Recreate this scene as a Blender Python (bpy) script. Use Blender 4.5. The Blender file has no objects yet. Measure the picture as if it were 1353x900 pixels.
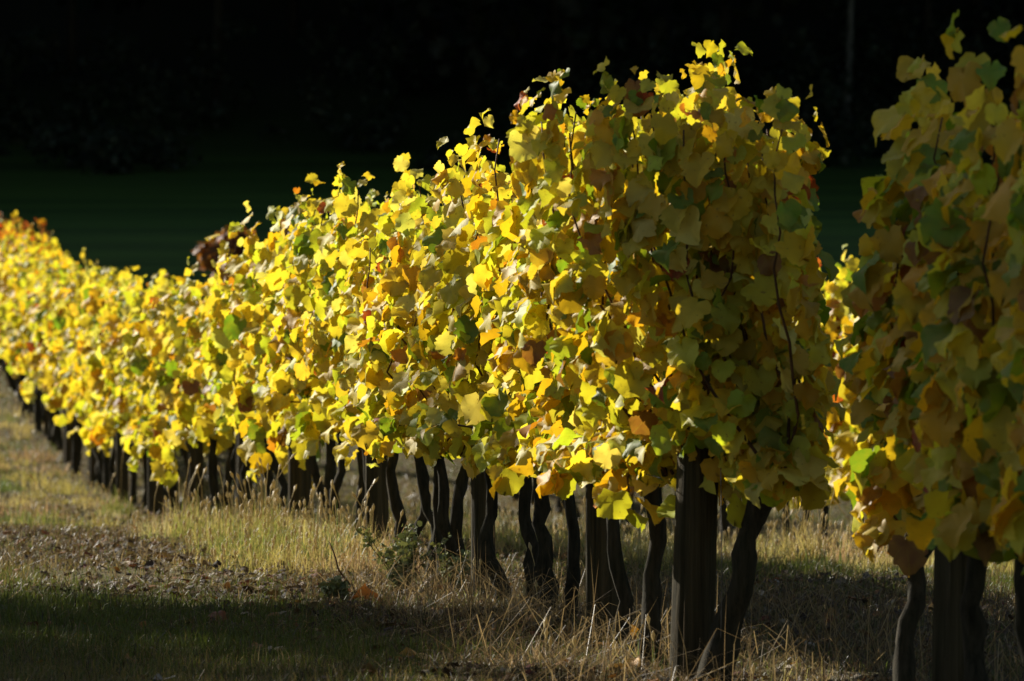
import bpy, math, random
import numpy as np
from mathutils import Matrix, Vector

R = np.random.default_rng(7)
random.seed(7)
S = bpy.context.scene
COL = S.collection

# ------------------------------------------------------------------ camera
cam_d = bpy.data.cameras.new('camera')
cam_d.sensor_width = 36.0
cam_d.lens = 266.0
cam_d.clip_start = 0.5
cam_d.clip_end = 3000
cam_d.dof.use_dof = True
cam_d.dof.focus_distance = 28.5
cam_d.dof.aperture_fstop = 10.0
cam = bpy.data.objects.new('camera', cam_d)
cam.location = (0, 0, 1.6)
cam.rotation_euler = (math.radians(90) - math.atan(201 / 10000), 0, 0)
COL.objects.link(cam)
S.camera = cam

# ------------------------------------------------------------------ light
SUN_AZ = math.radians(-40)      # measured from the view direction (+Y), negative = to the left
SUN_EL = math.radians(25)
w = bpy.data.worlds.new('World')
S.world = w
w.use_nodes = True
nt = w.node_tree
bg = nt.nodes['Background']
sky = nt.nodes.new('ShaderNodeTexSky')
sky.sky_type = 'NISHITA'
sky.sun_disc = False
sky.sun_elevation = SUN_EL
sky.sun_rotation = SUN_AZ
nt.links.new(sky.outputs[0], bg.inputs[0])
bg.inputs[1].default_value = 0.05
sun_d = bpy.data.lights.new('sun', 'SUN')
sun_d.energy = 5.0
sun_d.angle = math.radians(0.5)
sun_d.color = (1.0, 0.945, 0.83)
sun = bpy.data.objects.new('sun', sun_d)
TO_SUN = Vector((math.sin(SUN_AZ) * math.cos(SUN_EL), math.cos(SUN_AZ) * math.cos(SUN_EL), math.sin(SUN_EL)))
sun.rotation_euler = TO_SUN.to_track_quat('Z', 'Y').to_euler()
sun.location = (-10, 20, 30)
COL.objects.link(sun)
S.view_settings.view_transform = 'Standard'
S.view_settings.look = 'None'
S.view_settings.exposure = 0.92
S.view_settings.gamma = 1.0
S.render.engine = 'CYCLES'
S.cycles.max_bounces = 5
S.cycles.transmission_bounces = 4
S.cycles.diffuse_bounces = 4

# ------------------------------------------------------------------ materials
def new_mat(name):
    m = bpy.data.materials.new(name)
    m.use_nodes = True
    t = m.node_tree
    t.nodes.clear()
    out = t.nodes.new('ShaderNodeOutputMaterial')
    return m, t, t.nodes, t.links, out

def mixc(n, l, fac, a, b, mode='MIX'):
    x = n.new('ShaderNodeMix'); x.data_type = 'RGBA'; x.blend_type = mode
    for s, v in ((x.inputs[0], fac), (x.inputs[6], a), (x.inputs[7], b)):
        if isinstance(v, (int, float)): s.default_value = v
        elif isinstance(v, tuple): s.default_value = v if len(v) == 4 else (*v, 1)
        else: l.new(v, s)
    return x.outputs[2]

def mth(n, l, op, a, b=None, clamp=False):
    x = n.new('ShaderNodeMath'); x.operation = op; x.use_clamp = clamp
    for s, v in zip(x.inputs, (a, b)):
        if v is None: continue
        if isinstance(v, (int, float)): s.default_value = v
        else: l.new(v, s)
    return x.outputs[0]

def noise(n, l, vec, scale, detail=3, rough=0.5):
    x = n.new('ShaderNodeTexNoise'); x.inputs['Scale'].default_value = scale
    x.inputs['Detail'].default_value = detail; x.inputs['Roughness'].default_value = rough
    if vec is not None: l.new(vec, x.inputs['Vector'])
    return x.outputs[0]

def ramp(n, l, fac, stops):
    x = n.new('ShaderNodeValToRGB'); l.new(fac, x.inputs[0])
    e = x.color_ramp.elements
    while len(e) < len(stops): e.new(0.5)
    for i, (p, c) in enumerate(stops):
        e[i].position = p; e[i].color = c if len(c) == 4 else (*c, 1)
    return x.outputs[0]

def leaf_material(name, per_object, transl=0.54, rough=0.58, spec=0.3, mottle=1.0):
    m, t, n, l, out = new_mat(name)
    if per_object:
        oi = n.new('ShaderNodeObjectInfo'); base = oi.outputs['Color']
    else:
        at = n.new('ShaderNodeAttribute'); at.attribute_name = 'tint'; base = at.outputs['Color']
    uv = n.new('ShaderNodeUVMap').outputs[0]
    sep = n.new('ShaderNodeSeparateXYZ'); l.new(uv, sep.inputs[0])
    geo = n.new('ShaderNodeNewGeometry').outputs['Position']
    n1 = noise(n, l, geo, 26, 3)
    # mottling: greener / deeper gold patches
    c = mixc(n, l, ramp(n, l, n1, [(0.35, (0, 0, 0)), (0.7, (0.55 * mottle,) * 3)]), base,
             mixc(n, l, 0.45, base, (0.50, 0.32, 0.02)))
    # palmate veins radiating from the leaf stalk
    ang = mth(n, l, 'ARCTAN2', sep.outputs[0], sep.outputs[1])
    v = mth(n, l, 'ABSOLUTE', mth(n, l, 'SINE', mth(n, l, 'MULTIPLY', ang, 4.3)))
    vein = ramp(n, l, v, [(0.0, (1, 1, 1)), (0.16, (0, 0, 0))])
    c = mixc(n, l, mth(n, l, 'MULTIPLY', vein, 0.35 * mottle), c, mixc(n, l, 0.5, c, (0.42, 0.46, 0.05)))
    # dry brown spots with a shape of their own
    n2 = noise(n, l, geo, 60, 2)
    sp = ramp(n, l, n2, [(0.66, (0, 0, 0)), (0.74, (0.6 * mottle,) * 3)])
    c = mixc(n, l, sp, c, (0.22, 0.09, 0.02))
    bf = n.new('ShaderNodeNewGeometry').outputs['Backfacing']      # leaf undersides are paler and duller
    cu = mixc(n, l, mth(n, l, 'MULTIPLY', bf, 0.08 * mottle), c, (0.46, 0.46, 0.24))
    p = n.new('ShaderNodeBsdfPrincipled')
    l.new(cu, p.inputs['Base Color']); p.inputs['Roughness'].default_value = rough
    p.inputs['Specular IOR Level'].default_value = spec
    bp = n.new('ShaderNodeBump'); bp.inputs['Strength'].default_value = 0.35; bp.inputs['Distance'].default_value = 0.004
    l.new(mth(n, l, 'ADD', n1, mth(n, l, 'MULTIPLY', vein, -0.3)), bp.inputs['Height'])
    l.new(bp.outputs[0], p.inputs['Normal'])
    tr = n.new('ShaderNodeBsdfTranslucent')
    l.new(mixc(n, l, 1.0, c, (1.0, 0.95, 0.48), 'MULTIPLY'), tr.inputs[0])
    mx = n.new('ShaderNodeMixShader'); mx.inputs[0].default_value = transl
    l.new(p.outputs[0], mx.inputs[1]); l.new(tr.outputs[0], mx.inputs[2])
    l.new(mx.outputs[0], out.inputs[0])
    return m

def blade_material(name, transl=0.4):
    m, t, n, l, out = new_mat(name)
    at = n.new('ShaderNodeAttribute'); at.attribute_name = 'tint'
    d = n.new('ShaderNodeBsdfPrincipled'); l.new(at.outputs['Color'], d.inputs['Base Color'])
    d.inputs['Roughness'].default_value = 0.5; d.inputs['Specular IOR Level'].default_value = 0.3
    tr = n.new('ShaderNodeBsdfTranslucent'); l.new(at.outputs['Color'], tr.inputs[0])
    mx = n.new('ShaderNodeMixShader'); mx.inputs[0].default_value = transl
    l.new(d.outputs[0], mx.inputs[1]); l.new(tr.outputs[0], mx.inputs[2]); l.new(mx.outputs[0], out.inputs[0])
    return m

def bark_material(name, dark, light, scale=40, stretch=0.12, rough=0.9, bump=0.6):
    m, t, n, l, out = new_mat(name)
    tc = n.new('ShaderNodeTexCoord')
    mp = n.new('ShaderNodeMapping'); mp.inputs['Scale'].default_value = (1, 1, stretch)
    l.new(tc.outputs['Object'], mp.inputs[0])
    a = noise(n, l, mp.outputs[0], scale, 6, 0.65)
    b = noise(n, l, tc.outputs['Object'], 7, 3)
    c = mixc(n, l, ramp(n, l, a, [(0.35, (0, 0, 0)), (0.65, (1, 1, 1))]), dark, light)
    c = mixc(n, l, mth(n, l, 'MULTIPLY', b, 0.5), c, mixc(n, l, 0.5, c, (0.08, 0.09, 0.04)))
    p = n.new('ShaderNodeBsdfPrincipled'); l.new(c, p.inputs['Base Color'])
    p.inputs['Roughness'].default_value = rough; p.inputs['Specular IOR Level'].default_value = 0.06
    bp = n.new('ShaderNodeBump'); bp.inputs['Strength'].default_value = bump; bp.inputs['Distance'].default_value = 0.01
    l.new(a, bp.inputs['Height']); l.new(bp.outputs[0], p.inputs['Normal'])
    l.new(p.outputs[0], out.inputs[0])
    return m

def ground_material():
    m, t, n, l, out = new_mat('earth_and_turf')
    tc = n.new('ShaderNodeTexCoord'); pos = tc.outputs['Object']
    sep = n.new('ShaderNodeSeparateXYZ'); l.new(pos, sep.inputs[0])
    a = noise(n, l, pos, 0.6, 4); b = noise(n, l, pos, 9, 6, 0.7); c3 = noise(n, l, pos, 45, 4, 0.7)
    soil = mixc(n, l, 0.5, ramp(n, l, c3, [(0.3, (0.035, 0.022, 0.012)), (0.6, (0.12, 0.08, 0.042)), (0.8, (0.27, 0.20, 0.11))]), ramp(n, l, noise(n, l, pos, 3.2, 5, 0.7), [(0.3, (0.05, 0.03, 0.015)), (0.5, (0.13, 0.09, 0.045)), (0.7, (0.24, 0.18, 0.08))]))
    straw = ramp(n, l, b, [(0.3, (0.08, 0.06, 0.025)), (0.7, (0.24, 0.18, 0.08))])
    green = ramp(n, l, b, [(0.3, (0.02, 0.032, 0.008)), (0.7, (0.06, 0.075, 0.018))])
    near = mixc(n, l, ramp(n, l, a, [(0.42, (0, 0, 0)), (0.58, (1, 1, 1))]), soil, straw)
    near = mixc(n, l, ramp(n, l, b, [(0.45, (0, 0, 0)), (0.6, (0.7, 0.7, 0.7))]), near, green)
    mp = n.new('ShaderNodeMapping'); mp.inputs['Scale'].default_value = (0.05, 0.4, 1); l.new(pos, mp.inputs[0])
    st = noise(n, l, mp.outputs[0], 1.0, 5)
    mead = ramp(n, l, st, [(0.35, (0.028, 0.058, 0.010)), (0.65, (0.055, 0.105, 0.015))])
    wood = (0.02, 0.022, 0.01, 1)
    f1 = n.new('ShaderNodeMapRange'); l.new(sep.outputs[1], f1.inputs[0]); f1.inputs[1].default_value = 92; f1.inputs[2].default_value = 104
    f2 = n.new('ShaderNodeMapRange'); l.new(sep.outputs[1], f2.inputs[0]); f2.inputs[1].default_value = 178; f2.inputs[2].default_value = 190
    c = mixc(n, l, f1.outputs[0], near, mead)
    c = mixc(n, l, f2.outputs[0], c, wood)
    p = n.new('ShaderNodeBsdfPrincipled'); l.new(c, p.inputs['Base Color'])
    p.inputs['Roughness'].default_value = 0.95; p.inputs['Specular IOR Level'].default_value = 0.1
    bp = n.new('ShaderNodeBump'); bp.inputs['Strength'].default_value = 0.9; bp.inputs['Distance'].default_value = 0.03
    l.new(mth(n, l, 'ADD', b, c3), bp.inputs['Height']); l.new(bp.outputs[0], p.inputs['Normal'])
    l.new(p.outputs[0], out.inputs[0])
    return m

M_LEAF = leaf_material('vine_leaf', True)
M_MASS = leaf_material('vine_foliage', False)
M_FOREST = blade_material('forest_foliage', 0.2)
M_LITTER = leaf_material('dry_litter', False, 0.15, 0.75, 0.2, 0.0)
M_FALLEN = leaf_material('fallen_leaf', True, 0.25, 0.6, 0.3, 0.4)
M_GRASS = blade_material('grass_blade')
M_BARK = bark_material('vine_bark', (0.010, 0.007, 0.005), (0.045, 0.033, 0.022), 55, 0.15)
M_CANE = bark_material('vine_cane', (0.05, 0.022, 0.012), (0.13, 0.06, 0.03), 30, 0.3, 0.6, 0.3)
M_POST = bark_material('weathered_post', (0.018, 0.012, 0.006), (0.075, 0.053, 0.028), 60, 0.035, 0.85, 0.9)
M_TREEBARK = bark_material('tree_bark', (0.015, 0.012, 0.009), (0.05, 0.04, 0.03), 12, 0.2)
M_PALE = bark_material('pale_bark', (0.07, 0.07, 0.06), (0.16, 0.16, 0.14), 6, 0.5)
M_GROUND = ground_material()
def wire_material():
    m, t, n, l, out = new_mat('dull_wire')
    p = n.new('ShaderNodeBsdfPrincipled'); p.inputs['Metallic'].default_value = 0.8
    tc = n.new('ShaderNodeTexCoord')
    l.new(ramp(n, l, noise(n, l, tc.outputs['Object'], 20), [(0.4, (0.10, 0.085, 0.07)), (0.6, (0.25, 0.23, 0.2))]), p.inputs['Base Color'])
    p.inputs['Roughness'].default_value = 0.6
    l.new(p.outputs[0], out.inputs[0]); return m
M_WIRE = wire_material()

# ------------------------------------------------------------------ mesh helpers
def mesh_np(name, verts, faces, mat, tint=None, uv=None, smooth=True):
    """faces: list of integer arrays (F, k)"""
    me = bpy.data.meshes.new(name)
    verts = np.asarray(verts, np.float32)
    me.vertices.add(len(verts)); me.vertices.foreach_set('co', verts.ravel())
    loops = np.concatenate([np.asarray(f, np.int32).ravel() for f in faces])
    tot = np.concatenate([np.full(len(f), np.asarray(f).shape[1], np.int32) for f in faces])
    start = np.concatenate([[0], np.cumsum(tot)[:-1]]).astype(np.int32)
    me.loops.add(len(loops)); me.loops.foreach_set('vertex_index', loops)
    me.polygons.add(len(tot)); me.polygons.foreach_set('loop_start', start)
    me.polygons.foreach_set('loop_total', tot)
    me.polygons.foreach_set('use_smooth', np.full(len(tot), smooth, bool))
    me.update(calc_edges=True)
    if tint is not None:
        a = me.attributes.new('tint', 'FLOAT_COLOR', 'POINT')
        a.data.foreach_set('color', np.concatenate([tint, np.ones((len(tint), 1))], 1).astype(np.float32).ravel())
    if uv is not None:
        u = me.uv_layers.new(name='UVMap')
        u.data.foreach_set('uv', np.asarray(uv, np.float32)[loops].ravel())
    me.materials.append(mat)
    return me

def link(name, data, parent=None, loc=None):
    o = bpy.data.objects.new(name, data)
    if loc is not None: o.location = loc
    if parent is not None: o.parent = parent
    COL.objects.link(o)
    return o

def tag(o, label=None, cat=None, group=None, kind=None):
    for k, v in (('label', label), ('category', cat), ('group', group), ('kind', kind)):
        if v: o[k] = v
    return o

def tube(path, rad, sides=8, lump=0.0, rng=R, cap=True):
    """tapered tube along path; returns verts, quads, tris"""
    P = np.asarray(path, float); n = len(P)
    rad = np.broadcast_to(rad, n)
    T = np.gradient(P, axis=0); T /= np.linalg.norm(T, axis=1)[:, None] + 1e-9
    ref = np.array([1.0, 0.13, 0.0]) if abs(T[:, 2]).mean() > 0.5 else np.array([0.0, 0.1, 1.0])
    U = np.cross(T, ref); U /= np.linalg.norm(U, axis=1)[:, None] + 1e-9
    V = np.cross(T, U)
    th = np.linspace(0, 2 * np.pi, sides, endpoint=False)
    rr = rad[:, None] * (1 + lump * rng.normal(size=(n, sides)))
    verts = P[:, None] + rr[..., None] * (np.cos(th)[None, :, None] * U[:, None] + np.sin(th)[None, :, None] * V[:, None])
    verts = verts.reshape(-1, 3)
    i = np.arange(n - 1)[:, None] * sides; j = np.arange(sides)[None]; k = (j + 1) % sides
    q = np.stack([i + j, i + k, i + sides + k, i + sides + j], -1).reshape(-1, 4)
    verts = np.concatenate([verts, P[:1], P[-1:]])
    a = n * sides; b = a + 1; jj = np.arange(sides); kk = (jj + 1) % sides
    t = np.concatenate([np.stack([np.full(sides, a), kk, jj], 1),
                        np.stack([np.full(sides, b), (n - 1) * sides + jj, (n - 1) * sides + kk], 1)])
    return verts, q, t

def tube_mesh(name, path, rad, mat, sides=8, lump=0.0):
    v, q, t = tube(path, rad, sides, lump)
    return mesh_np(name, v, [q, t], mat)

def join(parts):
    vs, qs, ts, o = [], [], [], 0
    for v, q, t in parts:
        vs.append(v); qs.append(q + o); ts.append(t + o); o += len(v)
    return np.concatenate(vs), [np.concatenate(qs), np.concatenate(ts)]

# ------------------------------------------------------------------ terrain
def row_x(y): return 3.032 - 0.1009 * np.asarray(y, float)        # middle row
ROW2_DX, ROW3_DX = 0.47, 4.083
_zy = np.array([-80, 0, 24.4, 26.7, 31, 36.2, 41.3, 47.9, 54.4, 61.5, 70, 80, 91, 100, 115, 130, 160, 182, 196, 230, 320, 380, 460, 900])
_zz = np.array([0, 0, 0, -.005, -.09, -.16, -.29, -.62, -.80, -.95, -1.00, -.84, -.52, -.32, -.05, 0.25, 1.2, 2.5, 6, 36, 134, 168, 176, 180])
_fy = np.arange(-80, 900, 0.5)
_fz = np.interp(_fy, _zy, _zz)
_k = np.hanning(13); _k /= _k.sum()
_fz = np.convolve(np.pad(_fz, 6, mode='edge'), _k, 'valid')
def wob(x, y, s, seed):
    r = np.random.default_rng(seed); z = 0
    for i in range(6):
        a = r.uniform(0, 6.28); f = s * r.uniform(0.6, 1.8); p = r.uniform(0, 6.28)
        z = z + np.sin((x * math.cos(a) + y * math.sin(a)) * f + p)
    return z / 6
def sstep(a, b, v):
    t = np.clip((np.asarray(v, float) - a) / (b - a), 0, 1); return t * t * (3 - 2 * t)
def G(x, y):
    x = np.asarray(x, float); y = np.asarray(y, float)
    z = np.interp(y, _fy, _fz)
    off = x - row_x(y)
    z = z - 0.07 * np.clip(off, 0, 8) * sstep(28, 45, y) * (1 - sstep(95, 140, y))
    z = z + 0.035 * wob(x, y, 1.7, 1) * (1 - sstep(100, 150, y)) + 0.012 * wob(x, y, 8, 2) * (y < 120)
    z = z + 5 * wob(x, y, 0.05, 3) * sstep(195, 260, y)
    return z

gx = np.concatenate([np.linspace(-700, -40, 34)[:-1], np.linspace(-40, -9, 32)[:-1], np.linspace(-9, 9, 121)[:-1], np.linspace(9, 40, 32)[:-1], np.linspace(40, 700, 34)])
gy = np.concatenate([np.linspace(-80, 15, 20)[:-1], np.linspace(15, 60, 301)[:-1], np.linspace(60, 200, 200)[:-1], np.linspace(200, 900, 120)])
XX, YY = np.meshgrid(gx, gy)
nx, ny = len(gx), len(gy)
gi = (np.arange(ny - 1)[:, None] * nx + np.arange(nx - 1)[None])
gq = np.stack([gi, gi + 1, gi + nx + 1, gi + nx], -1).reshape(-1, 4)
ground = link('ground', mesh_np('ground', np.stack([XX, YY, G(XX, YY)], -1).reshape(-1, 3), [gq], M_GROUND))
tag(ground, 'vineyard soil and turf dipping away to a dark meadow and wooded hillside', kind='structure')

# ------------------------------------------------------------------ leaf shapes
HALF = np.array([(0.0, 0.0), (0.06, -0.10), (0.18, -0.16), (0.31, -0.13), (0.41, -0.04), (0.485, 0.07), (0.49, 0.19), (0.515, 0.30),
                 (0.485, 0.385), (0.445, 0.44), (0.45, 0.53), (0.40, 0.62), (0.315, 0.67), (0.24, 0.735), (0.13, 0.81), (0.0, 0.855)])
def leaf_shape(seed, coarse=False):
    r = np.random.default_rng(seed)
    h = HALF.copy()
    lob = r.uniform(0.80, 1.05)
    h[9] *= (lob, 1); h[4] *= (0.5 + 0.5 * lob, 1)
    if coarse: h = h[[0, 2, 5, 7, 9, 11, 15]]
    L = h[::-1][:-1] * (-1, 1)
    o = np.concatenate([h, L[:-1] if False else L])
    o = o[:-1] if np.allclose(o[-1], o[0]) else o
    o = o + r.normal(0, 0.014, o.shape); o[0] = 0
    c = np.array([0.0, 0.30])
    d = o - c; n = len(o)
    if not coarse:
        d[1::2] *= 1.03; d[2::2] *= 0.975                            # toothed edge
    m = 5 if coarse else 9
    k = (np.arange(m) * n / m + 0.5).astype(int) % n
    ring = d[k] * 0.55
    P = np.concatenate([[c], c + ring, c + d])
    q = P - c; rr = np.linalg.norm(q, axis=1); th = np.arctan2(q[:, 0], q[:, 1])
    z = -r.uniform(-0.1, 0.55) * rr ** 2 + r.uniform(0.05, 0.13) * np.sin(3 * th + r.uniform(0, 6)) * rr / 0.5
    z += r.uniform(0.03, 0.08) * np.sin(5 * th + r.uniform(0, 6)) * (rr / 0.5) ** 2 + r.normal(0, 0.022, len(P))
    z += r.uniform(-0.15, 0.55) * np.abs(P[:, 0]) - r.uniform(-0.1, 0.6) * np.clip(P[:, 1] - 0.3, 0, 1) ** 2
    V = np.column_stack([P, z]); V[1 + m] = (0, 0, 0)
    F = [(0, 1 + (i + 1) % m, 1 + i) for i in range(m)]
    own = [min(range(m), key=lambda i: min((j - k[i]) % n, (k[i] - j) % n)) for j in range(n)]
    for j in range(n):
        j2 = (j + 1) % n
        F.append((1 + own[j], 1 + m + j2, 1 + m + j))
        if own[j2] != own[j]: F.append((1 + own[j], 1 + own[j2], 1 + m + j2))
    return V, np.array(F)
FINE = [leaf_shape(100 + i) for i in range(10)]
ROUGH = [leaf_shape(200 + i, True) for i in range(8)]
def leaf_uv(V): return V[:, :2]
FALLEN_ME = [mesh_np('fallen_leaf', V, [F], M_FALLEN, uv=leaf_uv(V)) for V, F in FINE]
LEAF_ME = [mesh_np('leaf', V, [F], M_LEAF, uv=leaf_uv(V)) for V, F in FINE]

PAL = {  # base colours of the leaves themselves
    'yellow': (0.76, 0.63, 0.055), 'pale': (0.80, 0.71, 0.17), 'gold': (0.71, 0.45, 0.022), 'lime': (0.56, 0.60, 0.045),
    'green': (0.18, 0.29, 0.022), 'orange': (0.60, 0.23, 0.02), 'red': (0.42, 0.06, 0.02), 'brown': (0.26, 0.11, 0.03)}
KEYS = list(PAL)
PALA = np.array([PAL[k] for k in KEYS])
def palette(n, wts, rng):
    p = np.array([wts.get(k, 0) for k in KEYS], float); p /= p.sum()
    c = PALA[rng.choice(len(KEYS), n, p=p)]
    c = c * rng.uniform(0.78, 1.12, (n, 1))
    c = c * np.exp(rng.normal(0, 0.07, (n, 3)))
    return np.clip(c, 0.01, 0.88)
MAIN_W = dict(yellow=44, pale=19, gold=11, lime=18, green=6, orange=1.4, red=0.9, brown=1.6)
END_W = dict(yellow=36, pale=8, gold=28, lime=14, green=10, orange=1, red=0.6, brown=2)
FAR_W = dict(yellow=50, pale=17, gold=14, lime=14, green=4, orange=3, red=1, brown=1)
RUST_W = dict(yellow=10, gold=18, orange=14, red=22, brown=36)  # reddish leaf tops; extra brown puts the far-left shade into their colour
DARK_W = dict(yellow=22, gold=42, lime=10, green=20, orange=2, red=2, brown=5)

def basis(nrm, tip):
    nrm = nrm / (np.linalg.norm(nrm, axis=1)[:, None] + 1e-9)
    y = tip - nrm * (tip * nrm).sum(1)[:, None]
    y /= np.linalg.norm(y, axis=1)[:, None] + 1e-9
    return np.stack([np.cross(y, nrm), y, nrm], -1)       # columns x, y, z

def leaf_mass(pos, B, size, col, shapes, rng):
    which = rng.integers(0, len(shapes), len(pos))
    Vs, Fs, Cs, Us, off = [], [], [], [], 0
    for k, (V, F) in enumerate(shapes):
        idx = np.nonzero(which == k)[0]
        if not len(idx): continue
        W = np.einsum('nij,vj->nvi', B[idx] * size[idx, None, None], V) + pos[idx, None]
        nv = len(V)
        Vs.append(W.reshape(-1, 3)); Cs.append(np.repeat(col[idx], nv, 0)); Us.append(np.tile(leaf_uv(V), (len(idx), 1)))
        Fs.append((F[None] + (np.arange(len(idx)) * nv)[:, None, None]).reshape(-1, 3) + off)
        off += len(idx) * nv
    return np.concatenate(Vs), np.concatenate(Fs), np.concatenate(Cs), np.concatenate(Us)

# ------------------------------------------------------------------ vines
DIR = np.array([-0.1009, 1.0, 0]); DIR /= np.linalg.norm(DIR)       # along the rows, away from the camera
SIDE = np.array([DIR[1], -DIR[0], 0])                               # to the right
def vine(y, dx, label, group, top, bottom, half, n_shoots, n_single, wts, detail, lean=(0, 0), view='left',
         cord=0.66, trunk_r=0.036, tall=0, seed=0, rust_top=None, face=0.0, leaf=0.135, span=0.5, crown='hedge', shift=0.0):
    rng = np.random.default_rng(1000 + seed)
    bx = float(row_x(y)) + dx; bz = float(G(bx, y))
    root = link('grapevine', None, loc=(bx, y, bz))
    root.empty_display_size = 0.2
    tag(root, label, 'grapevine', group)
    # trunk
    nseg = 13 if detail > 1 else 8
    t = np.linspace(0, 1, nseg)
    wig = np.cumsum(rng.normal(0, 0.015 if detail > 1 else 0.02, (nseg, 2)), 0) * (1 - 0.3 * t[:, None])
    hk = rng.normal(0, 0.035, 2)
    px = wig[:, 0] + lean[0] * t + hk[0] * np.sin(t * 3.1); py = wig[:, 1] + lean[1] * t + hk[1] * np.sin(t * 3.1)
    px -= px[0]; py -= py[0]
    path = np.column_stack([px, py, -0.05 + t * (cord + 0.05)])
    rad = trunk_r * (1.25 - 0.45 * t + 0.5 * np.exp(-t * 14) + 0.25 * np.exp(-((t - 0.97) / 0.09) ** 2)) * (1 + rng.normal(0, 0.07, nseg))
    link('trunk', tube_mesh('trunk', path, rad, M_BARK, 9 if detail > 1 else 6, 0.10), root)
    head = path[-1].copy()
    # two arms along the wire
    for s in (-1, 1):
        L = span * rng.uniform(0.75, 1.0); tt = np.linspace(0, 1, 6)
        ap = head[None] + DIR[None] * (s * L * tt[:, None]) + np.column_stack([rng.normal(0, .012, 6), rng.normal(0, .012, 6), 0.05 * np.sin(tt * 2.5) + rng.normal(0, .012, 6)])
        ap[0] = head
        link('cordon_arm', tube_mesh('cordon_arm', ap, np.linspace(trunk_r * 0.75, 0.012, 6), M_BARK, 7, 0.1), root)
    # shoots
    leaves_p, leaves_o, canes, sz = [], [], [], []
    def ph(h):                                                     # hedge half width by relative height
        if crown == 'end': return half * (0.72 + 0.42 * h - 0.12 * max(0, h - 0.85) / 0.15)
        return half * (0.62 + 0.5 * math.sin(math.pi * min(max(h, 0), 1) * 0.85))
    for k in range(n_shoots):
        droop = k % 5 == 4
        a0 = rng.uniform(-span, span) * 1.05
        l1 = rng.uniform(-1, 1) * half * 1.05
        if droop:
            l1 = math.copysign(rng.uniform(0.45, 1.0) * half, l1)
            hts = np.linspace(cord, cord + 0.1, 4).tolist() + np.linspace(cord + 0.06, bottom + rng.normal(0.02, .10), 7).tolist()
            hts = np.array(hts); m = len(hts); tt = np.linspace(0, 1, m)
            lat = l1 * np.clip(tt * 1.8, 0, 1)
        else:
            e = top * (rng.uniform(0.93, 1.01) if crown == 'end' else (rng.uniform(0.86, 1.0) if k % 3 else rng.uniform(0.55, 0.9)))
            if k < tall: e = top + rng.uniform(0.05, 0.16)
            m = 12; tt = np.linspace(0, 1, m)
            hts = cord + (e - cord) * tt
            lat = l1 * np.minimum(tt * (3.5 if crown == 'end' else 2.2), 1) ** 0.7
            lat = np.clip(lat, -half, half) * np.array([ph(h) / half for h in tt])
        al = a0 + rng.normal(0, 0.22) * tt + np.cumsum(rng.normal(0, 0.02, m))
        lat = lat + np.cumsum(rng.normal(0, 0.018, m))
        P = SIDE * (shift * np.minimum(tt * 3, 1))[:, None] + head * np.array([1, 1, 0]) * np.clip(1 - 1.7 * tt[:, None], 0.12, 1) + DIR * al[:, None] + SIDE * lat[:, None] + np.array([0, 0, 1.0]) * hts[:, None]
        if not droop: P[0, 2] = cord
        canes.append(P)
        seg = np.linalg.norm(np.diff(P, axis=0), axis=1).sum()
        nl = max(4, int(seg / (0.0275 if detail > 1 else 0.038)))
        u = (np.arange(nl) + rng.uniform(0.2, 0.8)) / nl
        Q = np.column_stack([np.interp(u, tt, P[:, i]) for i in range(3)])
        ang = rng.uniform(0, 6.283, nl)
        side = np.interp(u, tt, lat) / half
        o = np.column_stack([np.cos(ang), np.sin(ang), np.zeros(nl)]) + SIDE * (side * 1.2)[:, None]
        if face: o = o + np.array([0.0, -face, 0])
        o /= np.linalg.norm(o, axis=1)[:, None] + 1e-6
        pet = rng.uniform(0.04, 0.11, nl)
        leaves_p.append(Q + o * pet[:, None] + np.array([0, 0, 1]) * rng.uniform(-0.01, 0.05, (nl, 1)))
        leaves_o.append(o)
        s_ = leaf * np.where(rng.random(nl) < 0.3, rng.uniform(0.45, 0.8, nl), rng.uniform(0.75, 1.22, nl))
        if not droop: s_ *= np.where(u > 0.86, 1 - (u - 0.86) * 3.6, 1)
        sz.append(s_)
    pos = np.concatenate(leaves_p); out = np.concatenate(leaves_o); size = np.concatenate(sz)
    low = pos[:, 2] < bottom - 0.16
    pos[low, 2] = bottom - 0.16 + rng.uniform(0, 0.12, low.sum())
    owner = np.repeat(np.arange(len(canes)), [len(q) for q in leaves_p])
    n = len(pos)
    nrm = out * 0.85 + np.array([0, 0, 0.45]) + rng.normal(0, 0.42, (n, 3))
    tip = np.array([0, 0, -1.0]) + out * 0.35 + rng.normal(0, 0.4, (n, 3))
    B = basis(nrm, tip)
    col = palette(n, wts, rng)
    if rust_top:
        hot = (pos[:, 2] > top * rust_top) & (rng.random(n) < 0.75)
        col[hot] = palette(hot.sum(), RUST_W, rng)
    shapes = FINE if detail > 1 else ROUGH
    # canes
    cane_ob = []
    if detail > 1:
        for P in canes:
            cane_ob.append(link('cane', tube_mesh('cane', P[:-1], np.linspace(0.0062, 0.0028, len(P) - 1), M_CANE, 5), root))
    else:
        v, f = join([tube(P[::2], np.linspace(0.0065, 0.003, len(P[::2])), 3) for P in canes[::2]])
        tag(link('canes', mesh_np('canes', v, f, M_CANE), root), kind='stuff')
    # leaves one can pick apart
    lat = (pos - head * (1, 1, 0)) @ SIDE
    if view == 'left': score = -lat / half + 0.25 * rng.random(n)
    else: score = -lat / half * 0.5 - pos[:, 1] * 2.2 + 0.3 * rng.random(n)
    score = score + (pos[:, 2] > top * 0.9) * 0.4
    order = np.argsort(-score); one = order[:n_single]; rest = order[n_single:]
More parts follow.
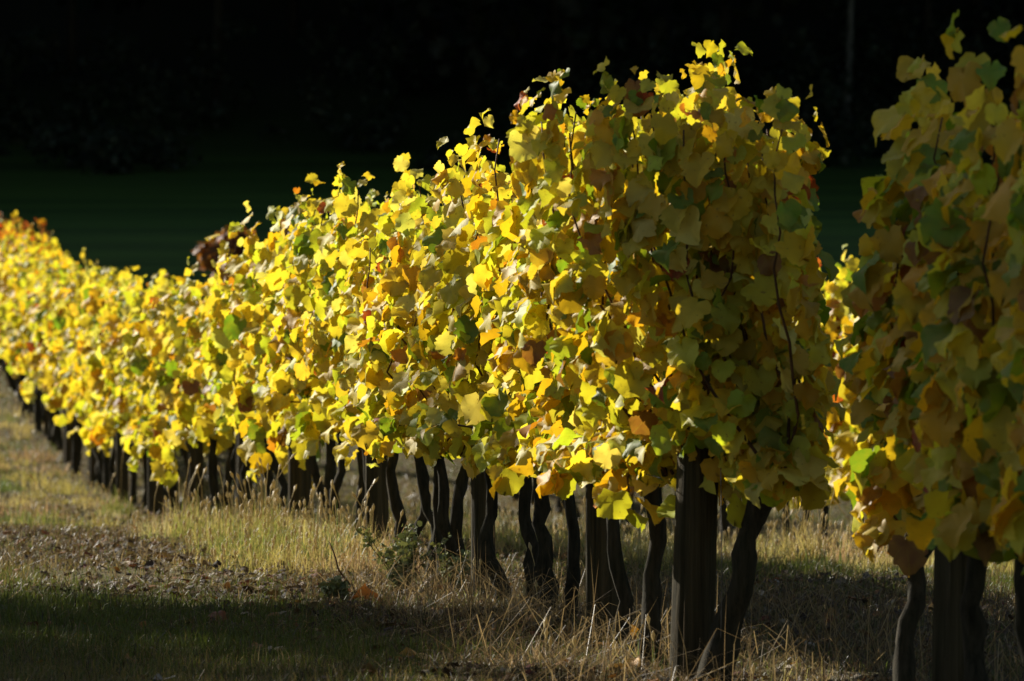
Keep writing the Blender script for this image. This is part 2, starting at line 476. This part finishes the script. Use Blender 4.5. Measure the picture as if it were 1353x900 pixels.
    for i in one:
        lo = bpy.data.objects.new('leaf', LEAF_ME[int(rng.integers(0, len(LEAF_ME)))])
        m4 = np.eye(4); m4[:3, :3] = B[i] * size[i]; m4[:3, 3] = pos[i]
        lo.matrix_basis = Matrix(m4.tolist())
        lo.color = (*col[i], 1)
        lo.parent = cane_ob[owner[i]] if cane_ob else root          # a leaf grows on its cane
        COL.objects.link(lo)
    if len(rest):
        V, F, C, U = leaf_mass(pos[rest], B[rest], size[rest], col[rest], shapes, rng)
        tag(link('foliage', mesh_np('foliage', V, [F], M_MASS, tint=C, uv=U), root), kind='stuff')
    return root

def post(y, dx, label, h, r, lean=(0, 0), seed=0, group='wooden posts of the vine rows'):
    rng = np.random.default_rng(3000 + seed)
    x = float(row_x(y)) + dx; z = float(G(x, y))
    sides = 16; n = 9
    t = np.linspace(0, 1, n)
    path = np.column_stack([lean[0] * t * h, lean[1] * t * h, -0.12 + t * (h + 0.12)])
    v, q, tr = tube(path, r * (1.06 - 0.10 * t), sides, 0.0)
    prof = 1 + 0.05 * np.sin(np.arange(sides) * 2.0 + rng.uniform(0, 6)) + rng.normal(0, 0.035, sides)
    cr = rng.choice(sides, 3, replace=False); prof[cr] -= 0.14          # weather splits along the grain
    for i in range(n):
        s = slice(i * sides, (i + 1) * sides)
        v[s, :2] = path[i, :2] + (v[s, :2] - path[i, :2]) * (prof + rng.normal(0, 0.012, sides))[:, None]
    v[(n - 1) * sides:n * sides, 2] += rng.normal(0, 0.012, sides) - 0.012
    o = link('wooden_post', mesh_np('wooden_post', v, [q, tr], M_POST, smooth=False), loc=(x, y, z))
    return tag(o, label, 'post', group)

ORD = ['zeroth', 'first', 'second', 'third', 'fourth', 'fifth', 'sixth', 'seventh', 'eighth', 'ninth', 'tenth']
POSTS = [24.4, 26.7, 31.0, 36.2, 41.3, 46.0, 51, 56, 61, 66, 71, 76, 81, 86, 91]
for i, y in enumerate(POSTS):
    if i == 0: lab = 'thick weathered grey post at the near end of the middle row'
    elif y < 52: lab = f'weathered wooden post, {ORD[i + 1]} from the near end of the middle row'
    else: lab = 'dark blurred post far down the middle row toward the left edge'
    post(y, -0.02 if i else 0.0, lab, 1.68 if i == 0 else 1.5, 0.066 if i == 0 else (0.055, 0.06, 0.05)[i % 3],
         (0.035, 0) if i == 0 else (R.normal(0, 0.012), 0), i)

VY = [24.25, 25.15, 26.2, 27.2, 28.1, 28.9, 29.6, 30.3, 31.8, 32.4, 33.0, 33.7, 34.4, 35.2, 36.8, 37.5, 38.3, 39.1, 39.8, 40.5]
y = 42.2
while y < 93:
    if min(abs(y - p) for p in POSTS) > 0.25: VY.append(y + R.uniform(-0.1, 0.1))
    y += 0.98
ty = [24, 26.6, 27.6, 31, 36, 40, 44, 48, 54, 60, 68, 80, 94]
tv = [1.94, 1.85, 1.70, 1.70, 1.72, 1.66, 1.57, 1.54, 1.58, 1.70, 1.78, 1.76, 1.70]
by_ = [24, 31, 36, 41, 48, 94]
bv = [0.70, 0.66, 0.56, 0.51, 0.50, 0.52]
LEANS = {0: (0.17, -0.02), 1: (-0.03, 0), 2: (-0.05, 0.1)}
for i, y in enumerate(VY):
    b = max(k for k, p in enumerate(POSTS) if p <= y + 0.3)
    nth = sum(1 for q in VY if POSTS[b] - 0.3 <= q <= y)
    if i == 0: lab = 'tall grapevine with thick leaning trunk against the near end post of the middle row'
    elif y < 51: lab = f'yellow grapevine, {ORD[nth]} trunk past the {ORD[b + 1]} post of the middle row'
    else: lab = 'small blurred yellow grapevine far down the middle row toward the left edge'
    near = y < 36.5
    mid = y < 52
    vine(y, 0.02 if i == 0 else float(R.normal(0, 0.03)), lab, 'vines of the middle row', float(np.interp(y, ty, tv)), float(np.interp(y, by_, bv)),
         (0.255, 0.26, 0.27)[min(i, 2)], (38 if i == 0 else (32 if i == 1 else 26)) if near else (18 if mid else 13), 280 if near else (150 if mid else 40),
         END_W if i < 4 else (MAIN_W if y < 60 else FAR_W), 2 if near else 1, LEANS.get(i, (float(R.normal(0, 0.05)), float(R.normal(0, 0.05)))),
         'end' if i == 0 else 'left', trunk_r=0.04 if i == 0 else float(R.uniform(0.022, 0.032)), tall=3 if i < 2 else (7 if i in (2, 7) else (2 if i < 14 else 3)), seed=i,
         rust_top=0.82 if y > 83 else None, face=0.9 if i == 0 else 0.25, leaf=0.101 if near else 0.114, span=0.5 if mid else 0.55, crown='end' if i < 2 else 'hedge', shift=-0.085 if i == 0 else (-0.02 if i == 1 else 0.0))

# near row on the right, in the shade
r2 = [(23.0, 'shaded grapevine left of the post in the dark row at the right edge'),
      (21.4, 'shaded grapevine right of the post in the dark row at the right edge'),
      (20.3, 'shaded grapevine nearest the camera at the right edge'), (19.2, 'shaded grapevine at the right edge, mostly out of view')]
for i, (y, lab) in enumerate(r2):
    vine(y, 0.47 if i else 0.50, lab, 'vines of the dark right-hand row', 1.92 if i else 1.52, 0.74 if i else 0.58, 0.17 if i else 0.06, 28 if i else 15, 240 if i < 3 else 60, DARK_W, 2,
         (float(R.normal(0, 0.05)), 0), 'end', trunk_r=0.030, tall=1 if i else 0, seed=200 + i, face=0.6, leaf=0.116, span=0.5 if i else 0.3)
post(22.0, ROW2_DX, 'thick dark post of the shaded row at the right edge', 1.6, 0.06, (0.01, 0), 60)

# far row behind, seen between the two
y = 42.0; k = 0
while y < 72:
    seen = y < 55
    lab = ('sunlit grapevine of the back row, seen between middle row and dark right-hand row' if 46 < y < 55 else
           ('grapevine of the back row, glimpsed through the dark right-hand row' if y <= 46 else
            'grapevine of the back row, its trunk glimpsed under the middle row'))
    vine(y, ROW3_DX + float(R.normal(0, 0.04)), lab, 'vines of the back row', 1.96, 0.62, 0.28, 18 if seen else 12, 130 if 46 < y < 55 else 0, MAIN_W, 1,
         (float(R.normal(0, 0.08)), float(R.normal(0, 0.1))), seed=300 + k, trunk_r=0.030, tall=2, leaf=0.14, span=0.6)
    y += 1.12 + float(R.uniform(-0.1, 0.1)); k += 1

# wires
def wire(name, pts, label, r=0.0018):
    P = np.array(pts); o = P[0].copy()
    ob = link(name, tube_mesh(name, P - o, np.full(len(P), r), M_WIRE, 5), loc=o)
    return tag(ob, label, 'wire')
for h, nm in ((0.66, 'lower'), (1.25, 'upper')):
    ys = np.array(POSTS)
    xs = row_x(ys) - 0.09
    wire('trellis_wire', np.column_stack([xs, ys, G(xs, ys) + h]), f'{nm} trellis wire strung along the posts of the middle row')
wire('tie_wire', [(0.665, 24.2, 0.0), (0.672, 24.2, 0.35), (0.668, 24.2, 0.72), (0.62, 24.33, 1.2)], 'thin wire hanging down beside the near end post', 0.0016)

# ------------------------------------------------------------------ grass and litter
def frustum_pts(n, y0, y1, rng, margin=0.9):
    yy = np.sqrt(rng.uniform(y0 ** 2, y1 ** 2, n))
    xx = rng.uniform(-1, 1, n) * (0.0677 * yy + margin)
    return xx, yy

def blades(x, y, h, wd, lean, col, rng, curl=0.5):
    n = len(x); z = G(x, y) - 0.01
    a = rng.uniform(0, 6.283, n); b = rng.uniform(0, 6.283, n)
    ax = np.column_stack([np.cos(a), np.sin(a), np.zeros(n)]) * (wd * 0.5)[:, None]
    dr = np.column_stack([np.cos(b), np.sin(b), np.zeros(n)])
    ln = np.abs(rng.normal(0, 1, n)) * lean
    P0 = np.column_stack([x, y, z])
    P1 = P0 + dr * (ln * h * 0.35)[:, None] + np.array([0, 0, 1]) * (h * 0.55)[:, None]
    P2 = P0 + dr * (ln * h)[:, None] + np.array([0, 0, 1]) * (h * np.clip(1 - ln * curl, 0.25, 1))[:, None]
    V = np.stack([P0 - ax, P0 + ax, P1 + ax * 0.7, P1 - ax * 0.7, P2], 1).reshape(-1, 3)
    i = np.arange(n)[:, None] * 5
    return V, i + np.array([[0, 1, 2, 3]]), i + np.array([[3, 2, 4]]), np.repeat(col, 5, 0)

def cmix(n, a, b, rng, sd=0.18):
    t = rng.random((n, 1)); c = np.array(a) * (1 - t) + np.array(b) * t
    return np.clip(c * np.exp(rng.normal(0, sd, (n, 1))), 0.004, 0.7)

def grass(name, label, x, y, h, wd, lean, col, rng, curl=0.5):
    V, q, t, c = blades(x, y, h, wd, lean, col, rng, curl)
    o = link(name, mesh_np(name, V, [q, t], M_GRASS, tint=c, smooth=False))
    return tag(o, label, 'grass', kind='stuff')

rg = np.random.default_rng(42)
def off_row(x, y): return x - row_x(y)
def bare(x, y):                                       # scraped, litter-covered earth left of the row
    o = x - row_x(y); return np.exp(-((o + 1.15 + 0.25 * wob(x, y, 1.3, 31)) / 0.5) ** 2) * sstep(31.5, 33.5, y) * (1 - sstep(37, 40, y))
def patch(x, y): return wob(x, y, 1.1, 11) + 0.6 * wob(x, y, 3.2, 12) - 0.9 * bare(x, y)
# short turf in the lanes
xs, ys = [], []
for n, y0, y1 in ((230000, 22.5, 36), (190000, 36, 55), (150000, 55, 97)):
    a, b = frustum_pts(n, y0, y1, rg); xs.append(a); ys.append(b)
x = np.concatenate(xs); y = np.concatenate(ys)
o = off_row(x, y)
strip = np.exp(-(o / 0.55) ** 2) + np.exp(-((o - ROW3_DX) / 0.5) ** 2)
keep = rg.random(len(x)) < np.clip(0.42 + 0.3 * ((o < -0.8) & (y < 33)) + 1.1 * patch(x, y) - 0.75 * strip - 0.25 * ((o > -1.6) & (o < 0.4) & (y < 33)), 0.16 + 0.2 * (y > 44), 1)
x, y = x[keep], y[keep]
far = np.clip(y / 30, 0.8, 3)
dryness = np.clip(0.35 - 0.2 * (y < 34) + 0.8 * wob(x, y, 0.9, 21), 0, 1)
col = np.where((rg.random(len(x)) < dryness)[:, None], cmix(len(x), (0.24, 0.17, 0.055), (0.15, 0.125, 0.035), rg), cmix(len(x), (0.055, 0.075, 0.010), (0.12, 0.14, 0.02), rg))
grass('grass', 'short green and straw-coloured turf in the lanes between the vine rows', x, y, rg.uniform(0.03, 0.085, len(x)) * (1 + 0.25 * patch(x, y)), 0.0035 * far, 0.7, col, rg)

# flattened thatch of dead grass and stems over the soil
n = 150000
rg2 = np.random.default_rng(5); x = []; y = []
for a, b in ((22.5, 32), (32, 48), (48, 95)):
    q = frustum_pts(n // 3, a, b, rg2); x.append(q[0]); y.append(q[1])
x = np.concatenate(x); y = np.concatenate(y)
kp = rg2.random(len(x)) < np.where((off_row(x, y) < -0.75) & (y < 34), 0.3, 1.0); x = x[kp]; y = y[kp]
tone = np.array([(0.15, 0.10, 0.042), (0.075, 0.048, 0.022), (0.27, 0.20, 0.09), (0.04, 0.025, 0.013)])[rg2.choice(4, len(x), p=[.35, .3, .15, .2])]
grass('thatch', 'flattened dead stems and thatch covering the soil', x, y, rg2.uniform(0.03, 0.11, len(x)), 0.0045 * np.clip(y / 30, 0.8, 3), 1.7,
      tone * np.exp(rg2.normal(0, 0.2, (len(x), 1))), rg2, 0.75)

# taller dry grass by the trunks
def clumps(centres, n_each, spread, hr, rng):
    xs, ys, hs, cs_ = [], [], [], []
    tones = np.array([(0.50, 0.39, 0.12), (0.40, 0.33, 0.08), (0.24, 0.25, 0.05), (0.42, 0.27, 0.12), (0.13, 0.18, 0.035), (0.55, 0.46, 0.20)])
    for (cx, cy, sc) in centres:
        n = int(n_each * sc * rng.uniform(0.4, 1.4))
        sp = spread * rng.uniform(0.4, 1.3)
        dx, dy = rng.normal(0, sp, n), rng.normal(0, sp * 1.4, n)
        xs.append(cx + dx); ys.append(cy + dy)
        hs.append(rng.uniform(hr[0], hr[1], n) * rng.uniform(0.35, 1.1) * (0.6 + 0.4 * sc) * np.exp(-(dx ** 2 + dy ** 2) / (4 * sp * sp)))
        t = tones[rng.choice(6, p=[.3, .22, .16, .14, .08, .1])]
        cs_.append(np.clip(t * np.exp(rng.normal(0, 0.22, (n, 1))), 0.01, 0.7))
    return np.concatenate(xs), np.concatenate(ys), np.concatenate(hs), np.concatenate(cs_)
def pxg(px, y): return (px - 676.5) / 10000 * y
cs = []
for _ in range(85):                                  # golden stand left of the third and fourth posts
    yy = rg.uniform(33.5, 41.5); cs.append((row_x(yy) - rg.uniform(0.15, 0.75), yy, rg.uniform(0.6, 1.2)))
for _ in range(330):                                 # right-hand lane
    yy = rg.uniform(35, 56); cs.append((row_x(yy) + rg.uniform(0.5, 4.2), yy, rg.uniform(0.5, 1.1)))
for _ in range(90):                                  # along the row further down and in the left lane
    yy = rg.uniform(42, 85); cs.append((row_x(yy) - abs(rg.normal(0, 0.9)) - 0.15, yy, rg.uniform(0.4, 1.0)))
for _ in range(16):                                  # at the feet of the near trunks
    yy = rg.uniform(24.0, 31); cs.append((row_x(yy) + rg.normal(0, 0.22), yy, rg.uniform(0.15, 0.45)))
for _ in range(22):
    yy = rg.uniform(41, 52); cs.append((row_x(yy) + ROW3_DX + rg.normal(0, 0.3), yy, rg.uniform(0.5, 1.1)))
x, y, h, col = clumps(cs, 210, 0.14, (0.08, 0.36), rg)
grass('dry_grass', 'tall pale yellow dry grass standing at the feet of the vines', x, y, h, 0.0035 * np.clip(y / 32, 0.8, 2.2), 0.75, col, rg)
# seed heads
sel = rg.random(len(x)) < 0.035
hx, hy, hh = x[sel], y[sel], h[sel] * rg.uniform(1.0, 1.5, sel.sum())
parts = []
for a, b, c in zip(hx, hy, hh):
    if b > 56: continue
    z0 = float(G(a, b)); lx, ly = rg.normal(0, 0.12, 2) * c
    P = np.array([(a, b, z0), (a + lx * .5, b + ly * .5, z0 + c * 0.8), (a + lx, b + ly, z0 + c), (a + lx * 1.15, b + ly * 1.15, z0 + c + 0.018), (a + lx * 1.3, b + ly * 1.3, z0 + c + 0.035)])
    parts.append(tube(P, np.array([0.0012, 0.001, 0.0018, 0.0075, 0.001]), 4))
v, f = join(parts)
o = link('grass_seed_heads', mesh_np('grass_seed_heads', v, f, M_GRASS, tint=cmix(len(v), (0.62, 0.5, 0.25), (0.55, 0.42, 0.18), rg, 0.05)))
tag(o, 'pale fluffy grass seed heads nodding over the dry grass', 'grass', kind='stuff')
# long fallen straw
x = row_x(0) * 0 + rg.uniform(-1.2, 1.6, 1500); y = rg.uniform(23.2, 32, 1500); x = x * 0.6 + row_x(y) + 0.1
grass('straw', 'long flattened straw stalks strewn under the near end of the row', x, y, rg.uniform(0.12, 0.4, 1500), np.full(1500, 0.0035), 1.6,
      cmix(1500, (0.34, 0.24, 0.10), (0.14, 0.09, 0.04), rg), rg, 0.8)

# litter of dry leaf scraps
n = 48000
x, y = frustum_pts(n, 22.5, 60, rg)
o_ = off_row(x, y)
keep = rg.random(n) < np.clip(0.15 - 0.7 * patch(x, y) + 0.55 * np.exp(-((o_ + 0.3) / 0.7) ** 2), 0.03, 1)
x, y = x[keep], y[keep]; n = len(x)
pos = np.column_stack([x, y, G(x, y) + rg.uniform(0.004, 0.03, n)])
nr = np.column_stack([rg.normal(0, .4, n), rg.normal(0, .4, n), np.ones(n)])
tp = np.column_stack([rg.normal(0, 1, n), rg.normal(0, 1, n), rg.normal(0, .2, n)])
DRYC = np.array([(0.11, 0.07, 0.04), (0.05, 0.032, 0.02), (0.22, 0.165, 0.10), (0.24, 0.11, 0.04), (0.16, 0.045, 0.025), (0.34, 0.28, 0.2)])
col = DRYC[rg.choice(6, n, p=[.33, .27, .16, .1, .06, .08])] * rg.uniform(0.7, 1.2, (n, 1))
V, F, C, U = leaf_mass(pos, basis(nr, tp), rg.uniform(0.015, 0.05, n), col, ROUGH, rg)
tag(link('leaf_litter', mesh_np('leaf_litter', V, [F], M_LITTER, tint=C, uv=U)), 'brown dry leaf litter scattered over the soil', 'leaf litter', kind='stuff')

def fallen(x, y, size, col, label, tilt=0.3, group=None):
    o = link('fallen_leaf', FALLEN_ME[int(rg.integers(0, 10))])
    nr = np.array([[rg.normal(0, tilt), rg.normal(0, tilt) - 0.25, 1.0]]); tp = np.array([[rg.normal(), rg.normal() * 0.6, 0.0]])
    m4 = np.eye(4); m4[:3, :3] = basis(nr, tp)[0] * size; m4[:3, 3] = (x, y, float(G(x, y)) + 0.2 * size)
    o.matrix_basis = Matrix(m4.tolist()); o.color = (*col, 1)
    tag(o, label, 'leaf', group)
g0 = 'fallen leaves on the ground'
def at_px(px, py):
    y = 30.0
    for _ in range(30):
        y = (1.6 - float(G(pxg(px, y), y))) / ((py - 249) / 10000)
    return pxg(px, y), y
for px, py, s, c, lab in ((812, 862, 0.15, (0.62, 0.27, 0.03), 'bright orange fallen leaf upright against the foot of a near trunk'),
                          (825, 890, 0.13, (0.66, 0.33, 0.06), 'orange fallen leaf near the bottom edge beside the near post'),
                          (535, 872, 0.12, (0.60, 0.38, 0.2), 'pale orange fallen leaf on shaded soil at bottom centre'),
                          (365, 735, 0.13, (0.62, 0.12, 0.03), 'small red fallen leaf on litter before the dry grass'),
                          (690, 828, 0.10, (0.5, 0.22, 0.05), 'dull orange fallen leaf on shaded litter left of the trunks'),
                          (500, 803, 0.12, (0.66, 0.2, 0.03), 'orange-red fallen leaf at the edge of the sunlit grass'),
                          (1030, 770, 0.10, (0.45, 0.06, 0.05), 'dark red fallen leaf in the right-hand lane')):
    fx, fy = at_px(px, py); fallen(fx, fy, s, c, lab, 0.6, g0)
for _ in range(70):
    yy = rg.uniform(24.5, 44); xx = row_x(yy) + rg.normal(-0.4, 0.9)
    c = DRYC[rg.choice([0, 2, 3, 3, 4])] * rg.uniform(0.9, 1.5)
    fallen(float(xx), float(yy), rg.uniform(0.05, 0.085), tuple(np.clip(c, 0, .7)), 'dry brown curled fallen leaf lying among grass near the middle row', 0.5, g0)

# grey-green weed by the third post
def weed(x, y, h, n_st, label, cat='weed', c0=(0.12, 0.14, 0.06), c1=(0.26, 0.27, 0.12)):
    root = link('weed', None, loc=(x, y, float(G(x, y)))); tag(root, label, cat)
    st, pp, cc = [], [], []
    for _ in range(n_st):
        d = rg.normal(0, 0.3, 2); L = h * rg.uniform(0.6, 1.1); t = np.linspace(0, 1, 6)
        P = np.column_stack([d[0] * L * t ** 1.4, d[1] * L * t ** 1.4, L * t - 0.02])
        st.append(tube(P, np.linspace(0.003, 0.001, 6), 4))
        m = 34; u = rg.uniform(0.15, 1, m)
        pp.append(np.column_stack([np.interp(u, t, P[:, k]) for k in range(3)]) + rg.normal(0, 0.015, (m, 3)))
    v, f = join(st); link('stems', mesh_np('stems', v, f, M_CANE), root)
    pos = np.concatenate(pp); n = len(pos)
    V, F, C, U = leaf_mass(pos, basis(rg.normal(0, 1, (n, 3)) + (0, 0, .5), rg.normal(0, 1, (n, 3)) + (0, 0, .8)), rg.uniform(0.012, 0.032, n), cmix(n, c0, c1, rg), ROUGH, rg)
    tag(link('foliage', mesh_np('foliage', V, [F], M_LITTER, tint=C, uv=U), root), kind='stuff')
wx, wy = at_px(530, 785); weed(wx, wy, 0.30, 18, 'grey-green bushy weed growing beside the third post')
wx, wy = at_px(600, 780); weed(wx, wy, 0.17, 14, 'low green weed at the foot of trunks past the third post')
wx, wy = at_px(440, 800); weed(wx, wy, 0.10, 10, 'small leafy weed in front of the golden dry grass')
def twig(px, py, vec, label):
    x, y = at_px(px, py); t = np.linspace(0, 1, 7)[:, None]
    P = t * np.array(vec) + np.column_stack([rg.normal(0, .008, 7), rg.normal(0, .008, 7), rg.normal(0, .004, 7)])
    o = link('twig', tube_mesh('twig', P, np.linspace(0.006, 0.0025, 7), M_CANE, 5), loc=(x, y, float(G(x, y)) + 0.005)); tag(o, label, 'twig')
twig(470, 790, (-0.12, 0.05, 0.22), 'thin bent twig standing in the golden dry grass')
twig(625, 795, (-0.35, 0.02, 0.03), 'thin dark pruned twig lying at the foot of the trunks')

# ------------------------------------------------------------------ trees and shrubs
def leaf_cloud(centres, radii, n, size, cols, rng, squash=0.7):
    k = rng.choice(len(centres), n, p=radii ** 2 / (radii ** 2).sum())
    d = rng.normal(0, 1, (n, 3)); d /= np.linalg.norm(d, axis=1)[:, None]
    r = radii[k] * rng.uniform(0.25, 1.08, n) ** 0.6
    pos = centres[k] + d * r[:, None] * (1, 1, squash)
    B = basis(d + rng.normal(0, .6, (n, 3)) + (0, 0, .4), rng.normal(0, 1, (n, 3)) + (0, 0, -.8))
    c = cols[rng.integers(0, len(cols), n)] * rng.uniform(0.6, 1.25, (n, 1))
    return leaf_mass(pos, B, size * rng.uniform(0.6, 1.2, n), c, ROUGH, rng)

def tree(name, x, y, h, crown_r, crown_z, n, size, cols, label, rng, trunk_r=0.16, mat=M_TREEBARK, blobs=24, lean=0.03, bare=0.3, group=None):
    root = link(name, None, loc=(x, y, float(G(x, y)))); tag(root, label, 'tree', group)
    t = np.linspace(0, 1, 12); hz = crown_z
    P = np.column_stack([lean * h * t + 0.1 * np.sin(t * 4), 0.08 * np.sin(t * 5 + 1), -0.2 + (h * 0.88 + .2) * t])
    link('trunk', tube_mesh('trunk', P, trunk_r * (1.1 - t * 0.95) + 0.06 * np.exp(-t * 16), mat, 10, 0.05), root)
    a = rng.uniform(0, 6.28, blobs); rr = crown_r * np.sqrt(rng.uniform(0.02, 0.85, blobs)); zz = rng.uniform(-1, 1, blobs)
    ch = h - hz
    cen = np.column_stack([rr * np.cos(a) * np.sqrt(1 - zz ** 2 * .7), rr * np.sin(a) * np.sqrt(1 - zz ** 2 * .7), hz + ch * 0.5 + zz * ch * 0.42])
    for c in cen[::2]:
        z0 = rng.uniform(h * bare, max(h * bare + .1, c[2] - 0.3)); s = np.array([np.interp(z0, P[:, 2], P[:, 0]), 0, z0])
        tt = np.linspace(0, 1, 5)[:, None]
        link('limb', tube_mesh('limb', s + (c - s) * tt + np.array([0, 0, 0.25]) * np.sin(tt * 3.14), np.linspace(trunk_r * 0.38, 0.02, 5), mat, 6, 0.05), root)
    V, F, C, U = leaf_cloud(cen, rng.uniform(0.22, 0.42, blobs) * crown_r, n, size, cols, rng)
    tag(link('crown', mesh_np('crown', V, [F], M_FOREST, tint=C, uv=U), root), kind='stuff')
    return root
rt = np.random.default_rng(99)
OAK = np.array([(0.05, 0.07, 0.015), (0.07, 0.09, 0.02), (0.10, 0.09, 0.02)])
# two trees standing left of the view; their shade falls over the foreground and the right-hand row
SH = np.array([TO_SUN.x, TO_SUN.y]) / math.hypot(TO_SUN.x, TO_SUN.y); CT = 1 / math.tan(SUN_EL)
def shade_tree(sx, sy, h, cr, cz, n, size, label, blobs=26):
    zc = (h + cz) / 2
    p = np.array([sx, sy]) + SH * zc * CT
    tree('walnut_tree', p[0], p[1], h, cr, cz, n, size, OAK, label, rt, 0.2, blobs=blobs)
shade_tree(2.5, 19.1, 10.0, 1.75, 5.4, 9000, 0.26, 'taller leafy tree beyond the left edge shading the right-hand row')
shade_tree(-3.7, 27.6, 8.2, 4.1, 5.8, 4200, 0.30, 'spreading tree beyond the left edge shading the foreground grass', 34)

# red shrub peeping over the row
def shrub(px, y, h, r, cols, label, n=1500, size=0.1):
    x = pxg(px, y); root = link('red_shrub', None, loc=(x, y, float(G(x, y)))); tag(root, label, 'shrub')
    cen = np.column_stack([rt.normal(0, r * .4, 14), rt.normal(0, r * .4, 14), np.linspace(0.5, h - 0.25, 14)])
    st = [tube(np.array([(0, 0, -0.05), c * (.4, .4, .5), c]), np.array([.014, .009, .004]), 5) for c in cen]
    v, f = join(st); link('stems', mesh_np('stems', v, f, M_CANE), root)
    V, F, C, U = leaf_cloud(cen, np.full(14, r * .55), n, size, cols, rt)
    tag(link('crown', mesh_np('crown', V, [F], M_MASS, tint=C, uv=U), root), kind='stuff')
shrub(306, 75, 2.36, 0.36, np.array([(0.20, 0.04, 0.018), (0.14, 0.045, 0.02), (0.24, 0.08, 0.025)]), 'dark red-leaved shrub showing above the middle row')

# wooded hillside
def forest():
    Vt, Ft, Ct, Ut, off = [], [], [], [], 0
    stems = []
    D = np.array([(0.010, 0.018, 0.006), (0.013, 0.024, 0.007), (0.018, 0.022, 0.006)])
    for i in range(230):
        if i < 90: x = rt.uniform(-45, 40); y = rt.uniform(186, 204)
        else: x = rt.uniform(-260, 160); y = rt.uniform(196, 300)
        h = rt.uniform(11, 18); z = float(G(x, y)); cr = rt.uniform(2.2, 4.0); cz = rt.uniform(1.5, 4.5) if i < 90 else 3
        t = np.linspace(0, 1, 6)
        P = np.column_stack([x + rt.normal(0, .15) * t, y + 0 * t, z - 0.3 + h * 0.9 * t])
        stems.append(tube(P, rt.uniform(.1, .22) * (1.1 - t), 6))
        b = 12
        cen = np.column_stack([x + rt.normal(0, cr * .5, b), y + rt.normal(0, cr * .5, b), z + np.linspace(cz, h, b)])
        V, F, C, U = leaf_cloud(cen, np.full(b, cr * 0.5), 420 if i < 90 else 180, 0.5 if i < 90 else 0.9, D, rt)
        Vt.append(V); Ft.append(F + off); Ct.append(C); Ut.append(U); off += len(V)
    for i in range(110):                                  # boughs added above the frame to block sky and darken the meadow's edge
        x = -34 + i * 0.63; y = rt.uniform(160, 186); z = float(G(x, 184)) + rt.uniform(6.0, 9.0)
        cen = np.column_stack([x + rt.normal(0, 1.2, 7), y + rt.normal(0, 2, 7), z + rt.uniform(0, 2.5, 7)])
        V, F, C, U = leaf_cloud(cen, np.full(7, 1.5), 420, 0.5, D, rt)
        Vt.append(V); Ft.append(F + off); Ct.append(C); Ut.append(U); off += len(V)
    for i in range(120):                                  # undergrowth at the wood's edge
        x = rt.uniform(-24, 24); y = 189 - 17 * rt.random() ** 2; z = float(G(x, y)); h = rt.uniform(0.4, 2.6) * (0.35 if y < 180 else 1)
        cen = np.column_stack([x + rt.normal(0, .5, 5), y + rt.normal(0, .5, 5), z + np.linspace(.2, h, 5)])
        V, F, C, U = leaf_cloud(cen, np.full(5, .55), 260, 0.16, D * 1.2, rt)
        Vt.append(V); Ft.append(F + off); Ct.append(C); Ut.append(U); off += len(V)
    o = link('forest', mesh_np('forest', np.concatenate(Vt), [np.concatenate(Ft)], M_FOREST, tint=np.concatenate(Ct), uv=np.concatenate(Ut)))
    tag(o, 'dark wood covering the shaded hillside behind the vineyard', 'forest', kind='stuff')
    v, f = join(stems)
    tag(link('forest_trunks', mesh_np('forest_trunks', v, f, M_TREEBARK), o), kind='stuff')
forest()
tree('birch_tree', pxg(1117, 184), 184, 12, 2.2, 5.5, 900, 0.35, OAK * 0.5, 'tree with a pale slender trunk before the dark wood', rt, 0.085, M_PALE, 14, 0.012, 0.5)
